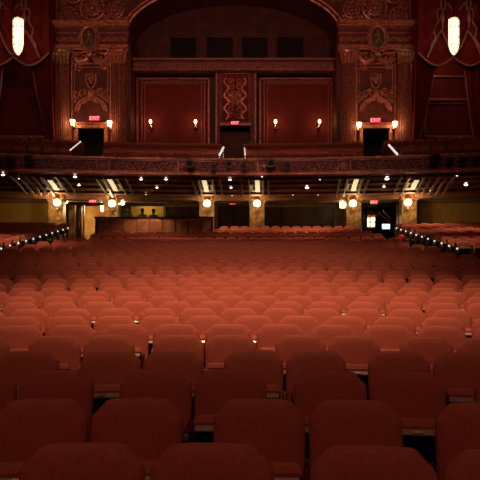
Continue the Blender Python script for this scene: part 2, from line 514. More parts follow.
# balcony seats
bs=MB()
for i in range(1,15):
    d=24.9+.92*i; z=bz(d)
    x=-16+(.28 if i%2 else 0)
    while x<16:
        ry,th=arc(x,d)
        px=240+(x-CX)*F/ry
        u=px-233
        gap=(abs(u)<14) or (126<abs(u)<(164 if d<29 else 154))
        if not gap and abs(u)<262:
            bs.add(COARSE,Matrix.Translation((x,ry,z))@Matrix.Rotation(-th,4,'Z'))
        x+=.57
tag(bs.build('balcony_seat_rows',[M['velvet'],M['velvet_dark'],M['iron']]),'steep rows of dark red seats filling the balcony','seat',kind='stuff')

# radial beams and lit glass panels of the soffit above the columns
def radial(x36,d): return x36*(d+RC)/(36+RC), d
def radial_bar(mb,xa,w,d0,d1,z0,z1,mi=0):
    q=[]
    ds=[d0]+[v for v in (29,32) if d0<v<d1]+[d1]
    rows=[]
    for d in ds:
        Xa=(xa-w/2)*(d+RC)/(36+RC); Xb=(xa+w/2)*(d+RC)/(36+RC)
        rows.append([(Xa,A(Xa,d),zc(d)+z0),(Xb,A(Xb,d),zc(d)+z0),(Xb,A(Xb,d),zc(d)+z1),(Xa,A(Xa,d),zc(d)+z1)])
    mb.grid(rows,mi,True); mb.face(list(reversed(rows[0])),mi); mb.face(rows[-1],mi)
COLS=[-10.0,-6.9,-1.43,1.43,6.9,10.0]
NMC=['outer left','inner left','left of the centre doors','right of the centre doors','inner right','outer right']
for ci,xc in enumerate(COLS):
    s=-1 if xc<0 else 1
    bm=MB(); OF=0 if abs(xc)<2 else (.22 if s>0 else .48)
    outs=[.5,.85,1.2,1.55,1.9] if abs(xc)>8 else [.5,.8]
    for o_ in outs: radial_bar(bm,xc+s*o_-s*(.2+OF),.12,25.6,35,-.16,-.0)
    for o_ in (-.55,-.95): radial_bar(bm,xc-s*abs(o_)+s*(.1-OF),.08,25.6,35,-.12,-.0)
    t=tag(bm.build('ceiling_beam',M['beam'],smooth=False),'bundle of gilded ceiling beams under the balcony above the %s lamp column'%NMC[ci],'beam',kind='structure')
    fx=empty('ceiling_light',(xc,30,ZC-.1),0,label='lit glass ceiling panel above the lamp column %s'%NMC[ci] if abs(xc)<2 else 'lit glass ceiling panel above the %s lamp column'%NMC[ci],cat='light',group='lit ceiling panels under the balcony')
    g=MB(); radial_bar(g,xc-s*OF,.23,26.8 if abs(xc)<8 else 28.0,32.3,-.10,-.06)
    child(g,'glass_panel',M['panel'],fx,smooth=False)
    g=MB(); radial_bar(g,xc-s*OF,.31,26.7 if abs(xc)<8 else 27.9,32.4,-.059,-.0)
    child(g,'frame',M['beam'],fx,smooth=False)
    g=MB(); radial_bar(g,xc-s*(OF+.38),.20,29.0,32,-.08,-.0)
    child(g,'side_glass',M['panel_dim'],fx,smooth=False)

# small downlights in the soffit (pixel position in the photograph -> point on the soffit)
DL=[(3,174,'d'),(75,176,'d'),(79,184.5,'d'),(141,178.5,'d'),(157,187,'d'),(166,178.5,'d'),(146,194,'s'),(230,179,'d'),(231,187,'d'),(232,195,'s'),
    (307,187,'b'),(320,179,'s'),(293,194.5,'s'),(318,194.5,'s'),(387,178,'b'),(384,186,'d'),(466,184,'b'),(457,175,'s'),(19,178,'s'),(262,176,'s'),(430,190,'s')]
for i,(px,py,kd) in enumerate(DL):
    d=30.0
    for _ in range(20): zz=zc(d)-.10; d=(zz-EYE)*F/(HY-py)
    if d>34.8: d=34.8; zz=zc(d)-.1
    X=PX(px,d)
    r={'b':.10,'d':.078,'s':.045}[kd]
    t=empty('downlight',(X,d,zz),0,label='%s recessed downlight under the balcony, %s counting across from the left'%({'b':'large bright','d':'bright','s':'small'}[kd],ORD[sorted(DL).index((px,py,kd))]),cat='light',group='downlights under the balcony')
    g=MB(); g.lathe([(r*1.35,.02),(r*1.35,-.02),(r,-.03),(r,.0)],(0,0,0),12); g.build('trim_ring',M['beam'],t)
    g=MB(); g.ball((0,0,-.01),r*.95,0,12,6,(1,1,.75)); g.build('lamp_lens',M['down'],t)
    if d>28.5 or abs(X)>8:
        li=bpy.data.lights.new('downlight_beam','SPOT'); li.energy=(120 if abs(X)>8 else 150 if X<-1 else 85); li.color=(1,.60,.38); li.spot_size=math.radians(120); li.spot_blend=.6; li.shadow_soft_size=.05
        lo=bpy.data.objects.new('downlight_beam',li); COL.objects.link(lo); lo.location=(X,d,zz-.2)

# stage lights clamped on the balcony front
for px,py,sc,w in ((20,162,1.2,'third'),(9,161,1,'second'),(36,160,1.0,'fourth'),(190,164,1.2,0),(214,167,.7,0),(229,164.5,.8,0),(244,167,.7,0),(271,164,1.2,0),(287,166,.9,0),(427,160,1.4,0),(441,162,.8,0),(452,161,.9,0),(464,161,.8,0)):
    d=DB-.45
    X=PX(px,d); y=A(X,DB)-.40; Z=PZ(py,y)
    t=empty('stage_light',(X,y,Z),0,label='black stage spotlight clamped to the balcony front %s'%('' ),cat='stage light')
    g=MB(); ring=[(.05,.16),(.09,.14),(.11,.05),(.11,-.16),(.13,-.18),(.13,-.22),(.10,-.22)]
    rows=[[(sc*r*math.cos(2*PI*k/12),sc*yq,sc*r*math.sin(2*PI*k/12)) for k in range(12)] for r,yq in [(a,b) for a,b in ring]]
    g.grid(rows,0,True); g.build('housing',M['black'],t)
    g=MB(); g.ball((0,-.2*sc,0),.095*sc,0,10,6,(1,.3,1)); g.build('lens',M['void'],t)
    g=MB(); g.tube([(-.13*sc,0,0),(-.13*sc,0,.17*sc),(.13*sc,0,.17*sc),(.13*sc,0,0)],.014,5); g.tube([(0,0,.17*sc),(0,.12,.19*sc),(0,.33,.19*sc)],.018,5); g.build('yoke',M['black'],t)
SL=[o for o in bpy.data.objects if o.name.startswith('stage_light')]
SL.sort(key=lambda o:o.location.x)
for i,o in enumerate(SL): o['label']='black stage spotlight clamped to the balcony front, %s from the left'%ORD[i]; o['group']='stage lights on the balcony front'

# ------------------------------------------------------------------ under-balcony columns, lamps, back wall
DC=36.0
def colpos(xc):
    th=math.asin(xc/(DC+RC)); return xc,(DC+RC)*math.cos(th)-RC
GL=[57,112,207,257,353,408]
for i,xc in enumerate(COLS):
    x,y=colpos(xc); px=GL[i]; x=PX(px,y)
    t=empty('column',(x,y,FREAR-.3),0,kind='structure',label='square mosaic column carrying the balcony, %s'%NMC[i],cat='column')
    H=ZC-FREAR+.3
    g=MB(); w=.42
    g.box(-w,w,-.3,.3,.5,H-.35,0,.03); g.build('shaft',M['marble'],t)
    g=MB(); g.box(-w-.07,w+.07,-.37,.37,0,.5,0,.03); g.box(-w-.04,w+.04,-.34,.34,H-.36,H-.28,0,.02); g.box(-w-.1,w+.1,-.4,.4,H-.28,H+.02,0,.03); g.build('mouldings',M['beam'],t)
    # relief strips
    g=MB()
    for q in range(9): 
        for s in (-1,1): spiral(g,(s*.17,.9+q*.33),.12,1.2,s,.018,lambda a,b:(a,-.315,b),n=10)
    g.build('relief',M['gilt_gold'],t)
    # wall lamp on the column
    gy=y-.62; gz=PZ(203.5 if abs(xc)<8 else 202.5,gy)
    L=empty('wall_lamp',(PX(px,gy),gy,gz),0,label='glowing globe wall lamp with a gilded hoop on the %s column'%NMC[i],cat='lamp',group='globe lamps on the columns under the balcony')
    g=MB(); g.ball((0,0,0),.21,0,16,10,(1,1,.95)); g.build('globe',M['globe'],L)
    g=MB(); pts=[(.24*math.cos(a),0,.28+.24*math.sin(a)) for a in [PI*k/10 for k in range(-2,13)]]; g.tube(pts,.025,6)
    g.tube([(0,.30,.52),(0,.1,.56),(0,0,.5)],.03,6); g.lathe([(.0,.26),(.12,.24),(.14,.18),(.05,.17)],(0,0,0),12)
    g.build('bracket',M['gilt_gold'],L)
    g=MB(); g.lathe([(.12,-.18),(.10,-.24),(.03,-.30),(.04,-.34),(0.001,-.38)],(0,0,0),12); g.build('finial',M['gilt_gold'],L)
    li=bpy.data.lights.new('globe_light','POINT'); li.energy=50 if abs(xc)<8 else 85; li.color=(1,.66,.30); li.shadow_soft_size=.12
    lo=bpy.data.objects.new('globe_light',li); COL.objects.link(lo); lo.location=(PX(px,gy),gy-.36,gz-.02)
# smaller companion lamps beside
for px,py,r,lab in ((66,201.5,.12,'small globe lamp beside the outer left column'),(122.5,203,.13,'small globe lamp beside the inner left column'),(103,209,.17,'bright globe lamp in the left passage'),(343.5,204.5,.17,'square glowing lamp beside the inner right column')):
    d=36.2 if px!=103 else 39.6; X=PX(px,d); Z=PZ(py,d)
    L=empty('globe_lamp' if px<300 else 'box_lamp',(X,d,Z),0,label=lab+' under the balcony',cat='lamp')
    g=MB()
    if px<300: g.ball((0,0,0),r,0,14,8)
    else: g.box(-.2,.2,-.12,.12,-.2,.2,0,.03)
    g.build('globe' if px<300 else 'shade',M['globe'],L)
    g=MB(); g.tube([(0,.02,r),(0,.1,r+.14),(0,1.28 if px==103 else 2.4,r+.16)],.02,6); g.lathe([(.001,r+.06),(.06,r+.04),(.07,r-.01)],(0,0,0),10); g.build('bracket',M['gilt_gold'],L)
    li=bpy.data.lights.new('small_light','POINT'); li.energy=20 if px!=103 else 110; li.color=(1,.68,.30); li.shadow_soft_size=.06
    lo=bpy.data.objects.new('small_light',li); COL.objects.link(lo); lo.location=(X,d-.32,Z-.05)

# beam over the columns
g=MB()
arcbox(g,35.5,36.6,ZC-.24,ZC-.0,-16.5,16.5,50)
arcbox(g,35.42,35.5,ZC-.10,ZC-.03,-16.5,16.5,50)
struct(g,'trim_1',M['ceil'],'long painted lintel beam over the columns','beam')
g=MB(); arcbox(g,37.2,37.4,PZ(203.5,37.3),PZ(200.5,37.3),-16.5,16.5,50); struct(g,'trim_2',M['beam'],'gilded cornice on the wall behind the columns','cornice')
# back wall with openings; wall plane d=38.6
DW=38.6
def wallrect(mb,x0,x1,y0,y1,d=DW,th=.25,mi=0):
    mb.box(PX(x0,d),PX(x1,d),d,d+th,PZ(y1,d),PZ(y0,d),mi)
g=MB()
for a,b in ((-40,80),(110,131),(165,216),(251,364),(399,520)): wallrect(g,a,b,190,240)
for a,b,c in ((80,110,206),(131,165,206),(216,251,206),(364,399,206)): wallrect(g,a,b,190,c)
struct(g,'wall_rear',M['wood'],'dark panelled wall behind the columns under the balcony','wall',smooth=False)
# gold damask side walls (nearer, beside outer columns)
for s,(a,b) in ((-1,(-30,51)),(1,(416,510))):
    d=36.6; g=MB(); wallrect(g,a,b,202,226,d,.2); struct(g,'wall_left' if s<0 else 'wall_right',M['damask_gold'],'gold patterned wall beside the %s column under the balcony'%('outer left' if s<0 else 'outer right'),'wall',smooth=False)
    g=MB(); wallrect(g,a,b,199,203,d-.1,.1); wallrect(g,a,b,222,223,d-.08,.08); 
    if s<0: wallrect(g,49,51,202,226,d-.06,.06)
    else: wallrect(g,416,418,202,226,d-.06,.06)
    struct(g,'trim_3' if s<0 else 'trim_4',M['beam'],'gilded frame of the gold wall, %s side'%('left' if s<0 else 'right'),'trim',smooth=False)
# doors
def door(n,x0,x1,ytop,lab,leaves=2,d=DW+.05):
    t=empty('door_%d'%n,(PX((x0+x1)/2,d),d,FREAR),0,kind='structure',label=lab,cat='door')
    X0,X1=PX(x0,d),PX(x1,d); zt=PZ(ytop,d)
    w=(X1-X0)/leaves
    for i in range(leaves):
        g=MB(); a=X0+i*w+.02; b=a+w-.04
        g.box(a,b,d,d+.08,FREAR,zt,0,.01)
        for (u,v) in ((.08,.45),(.52,.94)):
            z0=FREAR+(zt-FREAR)*u; z1=FREAR+(zt-FREAR)*v
            g.box(a+.15,b-.15,d-.04,d,z0,z1,0,.02); g.box(a+.25,b-.25,d-.06,d-.04,z0+.1,z1-.1,0,.015)
        child(g,'door_leaf',M['wood'],t)
        g=MB(); hx=b-.1 if i==0 else a+.1; g.tube([(hx,d-.0,FREAR+.9),(hx,d-.1,FREAR+.95),(hx,d-.1,FREAR+1.25),(hx,d,FREAR+1.3)],.02,6); child(g,'door_handle',M['brass'],t)
    g=MB()
    g.box(X0-.14,X0,d-.12,d+.0,FREAR,zt+.14,0,.02); g.box(X1,X1+.14,d-.12,d,FREAR,zt+.14,0,.02); g.box(X0-.14,X1+.14,d-.14,d,zt,zt+.16,0,.02)
    child(g,'door_frame',M['beam'],t)
door(1,217.5,249.5,206,'dark panelled double doors in the middle of the rear wall')
door(2,262,334,207,'wide dark panelled doors right of the middle doors',4,DW-.15)
door(3,166,200,207,'dark panelled double doors behind the control booth',2,DW-.15)
# left passage: open door leaf and bright cream wall
g=MB(); d=41; g.box(PX(84,d),PX(113,d),d,d+.2,FREAR,PZ(196,d)); g.box(PX(83,d)-.2,PX(83,d),DW+.3,d,FREAR,PZ(196,d)); g.box(PX(112,d),PX(112,d)+.2,DW+.3,d,FREAR,PZ(196,d))
struct(g,'wall_passage',M['cream'],'cream lit wall inside the left passage','wall',smooth=False)
t=empty('door_4',(PX(75,37.5),37.5,FREAR),0,kind='structure',label='narrow dark open door at the left passage',cat='door')
g=MB(); g.box(PX(75,38),PX(82,38),37.9,38.0,FREAR,PZ(206,38),0,.01); g.box(PX(76,38),PX(81,38),37.86,37.9,FREAR+.3,PZ(209,38),0,.02); child(g,'door_leaf',M['wood'],t)
g=MB(); g.tube([(PX(79.5,37.8),37.85,FREAR+.9),(PX(79.5,37.8),37.78,FREAR+.95),(PX(79.5,37.8),37.78,FREAR+1.3),(PX(79.5,37.8),37.85,FREAR+1.35)],.025,6); child(g,'door_handle',M['steel'],t)
g=MB(); wallrect(g,69,75,205,240,37.4,.4); wallrect(g,82.5,84,205,240,37.6,.2); struct(g,'trim_5',M['marble'],'gold mosaic pier between the left door and the outer left column','pier',smooth=False)
g=MB(); wallrect(g,398,404,204,240,37.2,.4); wallrect(g,345,349,204,240,37.4,.3); struct(g,'trim_6',M['marble'],'gold mosaic pier beside the right passage','pier',smooth=False)
# alcove behind the people
g=MB(); d=40.2; g.box(PX(130,d),PX(167,d),d,d+.2,FREAR,PZ(196,d)); struct(g,'wall_alcove',M['damask_gold'],'gold lit wall behind the control booth','wall',smooth=False)
li=bpy.data.lights.new('alcove_light','POINT'); li.energy=30; li.color=(1,.78,.25); li.shadow_soft_size=.15
lo=bpy.data.objects.new('alcove_light',li); COL.objects.link(lo); lo.location=(PX(147,39.5),39.4,PZ(204,39.4))
# right passage: dark foyer with lantern lamp, screen and rope
g=MB(); d=42; g.box(PX(355,d),PX(412,d),d,d+.2,FREAR,PZ(196,d)); g.box(PX(358,d)-.2,PX(358,d),DW+.3,d,FREAR,PZ(196,d)); g.box(PX(405,d),PX(405,d)+.2,DW+.3,d,FREAR,PZ(196,d))
struct(g,'wall_foyer',M['wood'],'dark wall inside the right passage','wall',smooth=False)
d=39.6
t=empty('foyer_lantern',(PX(368,d),d,PZ(220,d)),0,label='small many-paned foyer lantern glowing in the right passage',cat='lantern')
g=MB()
for i,(a,b) in enumerate(((-.42,.06),(-.02,-.02),(.30,.02),(-.05,-.30),(.28,-.30))): g.box(a-.11,a+.11,-.1,.1,b-.1,b+.13,0,.02)
g.ball((-.25,-.15,.06),.12); g.build('lit_panes',M['bulb'],t)
g=MB(); g.box(-.52,.5,.1,.16,-.5,.30,0,.02); g.prism([(-.6,.3),(.6,.3),(.25,.62),(-.25,.62)],-.1,.16)
for xx in (-.22,.13): g.box(xx-.025,xx+.025,-.12,.12,-.5,.3)
g.box(-.52,.5,-.12,.12,-.18,-.13); g.build('frame',M['beam'],t)
d=38.2
t=empty('monitor',(PX(386,d),d,PZ(226.5,d)),0,label='small screen glowing pale blue beside the right passage',cat='screen')
g=MB(); g.box(-.27,.27,0,.05,-.19,.19,0,.02); g.box(-.04,.04,.02,.05,-(PZ(226.5,d)-FREAR)+.03,-.19); g.box(-.25,.25,-.1,.18,-(PZ(226.5,d)-FREAR),-(PZ(226.5,d)-FREAR)+.03); g.build('housing',M['black'],t)
g=MB(); g.box(-.235,.235,-.012,0,-.155,.155); g.build('screen',M['screen'],t,smooth=False)
t=empty('sign_board',(PX(386,38.4),38.45,PZ(217,38.4)),0,label='slanted red striped notice board above the glowing screen',cat='sign')
g=MB(); g.prism([(-.5,.30),(-.42,.35),(.28,-.28),(.2,-.33)],0,.05); g.build('red_stripe',M['redcloth'],t); g=MB(); g.prism([(-.2,.42),(-.13,.46),(.33,-.12),(.26,-.16)],0,.05); g.build('white_stripe',M['steel'],t)
# usher seat / red bag at the aisle end
d=30.4; X=PX(401,d); z=floorz(29.9)
o=MB(); o.ball((0,0,.30),.26,0,14,9,(.9,.7,1.1)); o.tube([(-.12,0,.5),(-.08,0,.72),(.08,0,.72),(.12,0,.5)],.02,6)
o=o.build('red_bag',M['redcloth']); o.location=(X,d,z+.52); tag(o,'bright red bag standing at the right aisle end of the last row','bag')
g=MB(); g.box(-.3,.3,-.25,.25,0,.54,0,.03); q=g.build('aisle_step',M['carpet']); q.location=(X,d,z); tag(q,'low carpeted step under the red bag at the right aisle','step',kind='structure')

# control booth (low wall in front of the people)
d=34.0
t=empty('control_booth',(PX(154,d),d,FREAR-.4),0,label='long wood-fronted control booth behind the rear left seats',cat='booth')
zt=PZ(218,d); zb=FREAR-.7
g=MB(); g.box(PX(95,d),PX(213,d),d,d+.12,zb,zt,0,.01); g.box(PX(213,d)-.12,PX(213,d),d,d+1.35,zb,zt,0,.01); g.box(PX(95,d),PX(95,d)+.12,d,d+1.35,zb,zt,0,.01)
child(g,'front_panel',mat('booth_wood',(.42,.17,.08),rough=.45,var=.25,scale=2.5),t,smooth=False)
g=MB(); g.box(PX(95,d)-.05,PX(213,d)+.05,d-.06,d+.5,zt,zt+.07,0,.015); child(g,'counter_top',M['black'],t)
g=MB()
for k in range(9):
    xx=PX(97+13.0*k,d); g.box(xx,xx+.04,d-.02,d,zb+.3,zt-.03)
child(g,'panel_battens',M['wood'],t,smooth=False)

# people behind the booth
def person(px,py,facing,lab,hairr=.125):
    y=36.9; X=PX(px,y); ztop_=PZ(py,y); zf=FREAR; Hh=ztop_-zf; k=Hh/1.76
    t=empty('person',(X,y,zf),facing,label=lab,cat='person',group=None)
    me=bpy.data.meshes.new('body')
    V=[(0,0,.95),(0,0,1.15),(0,.01,1.40),(0,.0,1.50),(0,-.01,1.60),(0,-.02,1.70),
       (.19,0,1.42),(.24,-.03,1.15),(.20,-.22,1.02),(.17,-.30,1.0),(-.19,0,1.42),(-.24,-.03,1.15),(-.20,-.22,1.02),(-.17,-.30,1.0),
       (.10,0,.88),(.11,-.02,.50),(.11,.02,.09),(.11,-.14,.05),(-.10,0,.88),(-.11,-.02,.50),(-.11,.02,.09),(-.11,-.14,.05)]
    E=[(0,1),(1,2),(2,3),(3,4),(4,5),(2,6),(6,7),(7,8),(8,9),(2,10),(10,11),(11,12),(12,13),(0,14),(14,15),(15,16),(16,17),(0,18),(18,19),(19,20),(20,21)]
    R=[.14,.15,.15,.055,.085,.08,.06,.045,.035,.035,.06,.045,.035,.035,.09,.065,.045,.04,.09,.065,.045,.04]
    me.from_pydata([(a*k,b*k,c*k) for a,b,c in V],E,[]); me.materials.append(M['cloth'])
    o=bpy.data.objects.new('body',me); COL.objects.link(o); o.parent=t
    md=o.modifiers.new('skin','SKIN')
    for i,r in enumerate(R): me.skin_vertices[0].data[i].radius=(r*k,r*k*(.75 if i<3 else 1))
    me.skin_vertices[0].data[0].use_root=True
    o.modifiers.new('sub','SUBSURF').levels=2; o.modifiers['sub'].render_levels=2
    g=MB(); g.ball((0,-.02*k,1.655*k),.098*k,0,14,10,(.86,1,1.18)); g.ball((0,-.118*k,1.65*k),.016*k,0,6,5,(1,1,1.5)); g.ball((.088*k,-.02*k,1.65*k),.02*k,0,6,5,(.6,1,1.4)); g.ball((-.088*k,-.02*k,1.65*k),.02*k,0,6,5,(.6,1,1.4)); g.build('head',M['skin'],t)
    g=MB(); g.ball((0,.012*k,1.685*k),.108*k,0,14,10,(.95,1,1.05)); g.build('hair',M['hair'],t)
    for s in (-1,1):
        g=MB(); g.ball((s*.17*k,-.33*k,1.0*k),.035*k,0,8,6,(1,1.1,.6))
        for f in range(4):
            g.tube([(s*(.15+f*.014)*k,-.35*k,1.0*k),(s*(.148+f*.015)*k,-.385*k,.995*k),(s*(.147+f*.015)*k,-.41*k,(.975)*k)],.008*k,5)
        g.tube([(s*.145*k,-.32*k,1.0*k),(s*.12*k,-.35*k,.99*k),(s*.115*k,-.37*k,.98*k)],.009*k,5)
        g.build('hand',M['skin'],t)
    return t
person(128.5,208.5,2.6,'person in dark clothes standing at the left end of the control booth')
person(142.3,208.8,3.1,'person in dark clothes at the control booth, in the middle of three')
person(153.6,209.2,3.2,'person in dark clothes at the control booth, furthest right of three')

# exit signs
def exit_sign(px,py,d,w,h,lab):
    t=empty('exit_sign',(PX(px,d),d,PZ(py,d)),0,label=lab,cat='exit sign')
    g=MB(); g.box(-w/2,w/2,0,.10,-h/2,h/2,0,.01); g.box(-.03,.03,.02,.2,h/2,h/2+.06); g.build('housing',M['black'],t)
    g=MB(); g.box(-w/2+.02,w/2-.02,-.012,0,-h/2+.02,h/2-.02); g.build('lit_face',M['exit'],t,smooth=False)
    c=bpy.data.curves.new('lettering','FONT'); c.body='EXIT'; c.size=h*.92; c.align_x='CENTER'; c.align_y='CENTER'; c.extrude=.004
    tmp=bpy.data.objects.new('tmp',c); COL.objects.link(tmp); bpy.context.view_layer.update()
    me=bpy.data.meshes.new_from_object(tmp.evaluated_get(bpy.context.evaluated_depsgraph_get())); bpy.data.objects.remove(tmp)
    me.materials.clear(); me.materials.append(M['exit_txt'])
    o=bpy.data.objects.new('lettering',me); COL.objects.link(o); o.parent=t; o.rotation_euler=(PI/2,0,0); o.location=(0,-.018,0)
exit_sign(93,201,35.2,.44,.22,'red lit EXIT sign under the balcony over the left passage')
exit_sign(374,202.2,35.2,.44,.22,'red lit EXIT sign under the balcony over the right passage')
exit_sign(232.8,203.2,38.2,.40,.20,'dim red EXIT sign over the middle doors under the balcony')
exit_sign(94.5,118.3,39.3,.66,.34,'red lit EXIT sign over the left balcony doorway')
exit_sign(375.5,120.3,39.3,.66,.34,'red lit EXIT sign over the right balcony doorway')
exit_sign(235,123,40.6,.46,.27,'red lit EXIT sign over the middle balcony doorway')

exec_upper=True
# ------------------------------------------------------------------ upper wall
DU=40.0; UC=233.5
def UX(u,d=DU): return PX(UC+u,d)
def rect(mb,u0,u1,y0,y1,d0,d1,mi=0,bev=0,ref=None):   # u px offset, y px, built between depths; px measured at ref
    r=ref or DU
    mb.box(PX(UC+u0,r),PX(UC+u1,r),d0,d1,PZ(y1,r),PZ(y0,r),mi,bev)
ARA=107.0; ARB=49.0; ARY=34.0
def arch_y(u): return ARY-ARB*math.sqrt(max(0,1-(u/ARA)**2))
# spandrel wall with arch cut-out
g=MB(); n=48
for d in (DU,DU+2.4):
    rows=[]
    for i in range(n+1):
        u=-ARA+2*ARA*i/n; rows.append([P(UC+u,-60,DU),P(UC+u,arch_y(u),DU)])
    rows=[[Vector((p.x,d,p.z)) for p in r] for r in rows]
    if d==DU: g.grid(rows)
# arch reveal (barrel)
rows=[]
for i in range(n+1):
    a=PI*i/n; u=-ARA*math.cos(a); p=P(UC+u,ARY-ARB*math.sin(a),DU); rows.append([Vector((p.x,DU,p.z)),Vector((p.x,DU+4.5,p.z))])
g.grid(rows)
for s in (-1,1):
    a,b=sorted((s*107,s*178)); rect(g,a,b,-60,52,DU,DU+.5)
    a,b=sorted((s*103,s*107)); rect(g,a,b,34,160,DU+.0,DU+3.0)
struct(g,'wall_back',M['plaster'],'ornate red and gilt plaster wall above the balcony','wall')
# arch and bay edge mouldings
g=MB()
for off,r in ((0,.09),(4,.05)):
    pts=[]
    for i in range(n+1):
        a=PI*i/n; p=P(UC-(ARA+off)*math.cos(a),ARY-(ARB+off)*math.sin(a),DU); pts.append((p.x,DU-.06,p.z))
    g.tube(pts,r,8)
for s in (-1,1):
    for uu,r in ((177,.09),(172,.05)):
        pts=[]
        for i in range(9):
            yy=28-8*i; p=P(UC+s*(uu+ .012*max(0,(28-yy))**1.5*.0 ),yy,DU); pts.append((p.x,DU-.05,p.z))
        g.tube(pts,r,8)
struct(g,'trim_7',M['gilt'],'gilded mouldings edging the great arch and side bays','moulding')

def rosette(mb,c,r,d,petals=8,mi=0):
    x,z=c
    pts=[(x+r*math.cos(2*PI*k/20),d,z+r*math.sin(2*PI*k/20)) for k in range(21)]
    mb.tube(pts,r*.09,5,mi,cap=False)
    pts=[(x+r*.62*math.cos(2*PI*k/16),d,z+r*.62*math.sin(2*PI*k/16)) for k in range(17)]
    mb.tube(pts,r*.06,5,mi,cap=False)
    mb.ball((x,d,z),r*.2,mi,8,6,(1,.6,1))
    for k in range(petals):
        a=2*PI*k/petals; mb.ball((x+r*.4*math.cos(a),d,z+r*.4*math.sin(a)),r*.13,mi,6,4,(1,.5,1))
        a+=PI/petals; mb.ball((x+r*.81*math.cos(a),d,z+r*.81*math.sin(a)),r*.10,mi,6,4,(1,.5,1))
def pl(d): return lambda x,z:(x,d,z)
# spandrel relief: roundels and scroll work
for s in (-1,1):
    g=MB()
    lst=[(141,8,12),(165,16,9),(118,10,8),(160,-6,9),(127,-10,10),(142,-20,11),(107,-8,8),(96,-16,8),(172,0,5),(152,20,5),(129,20,5),(113,22,4)]
    for u,y,r in lst:
        uu=abs(u)
        inside=(uu<ARA and y>arch_y(uu)-r*.8)
        if inside: continue
        p=P(UC+s*u,y,DU); rosette(g,(p.x,p.z),r/15.75,DU-.03,10 if r>8 else 6)
        spiral(g,(p.x+r/15.75*1.15,p.z+r/18),r/40,1.2,1,.035,pl(DU-.03),n=14); spiral(g,(p.x-r/15.75*1.1,p.z-r/17),r/42,1.2,-1,.035,pl(DU-.03),n=14)
    struct(g,'trim_8' if s<0 else 'trim_9',M['gilt'],'roundels and scrolls in relief beside the great arch, %s side'%('left' if s<0 else 'right'),'relief')
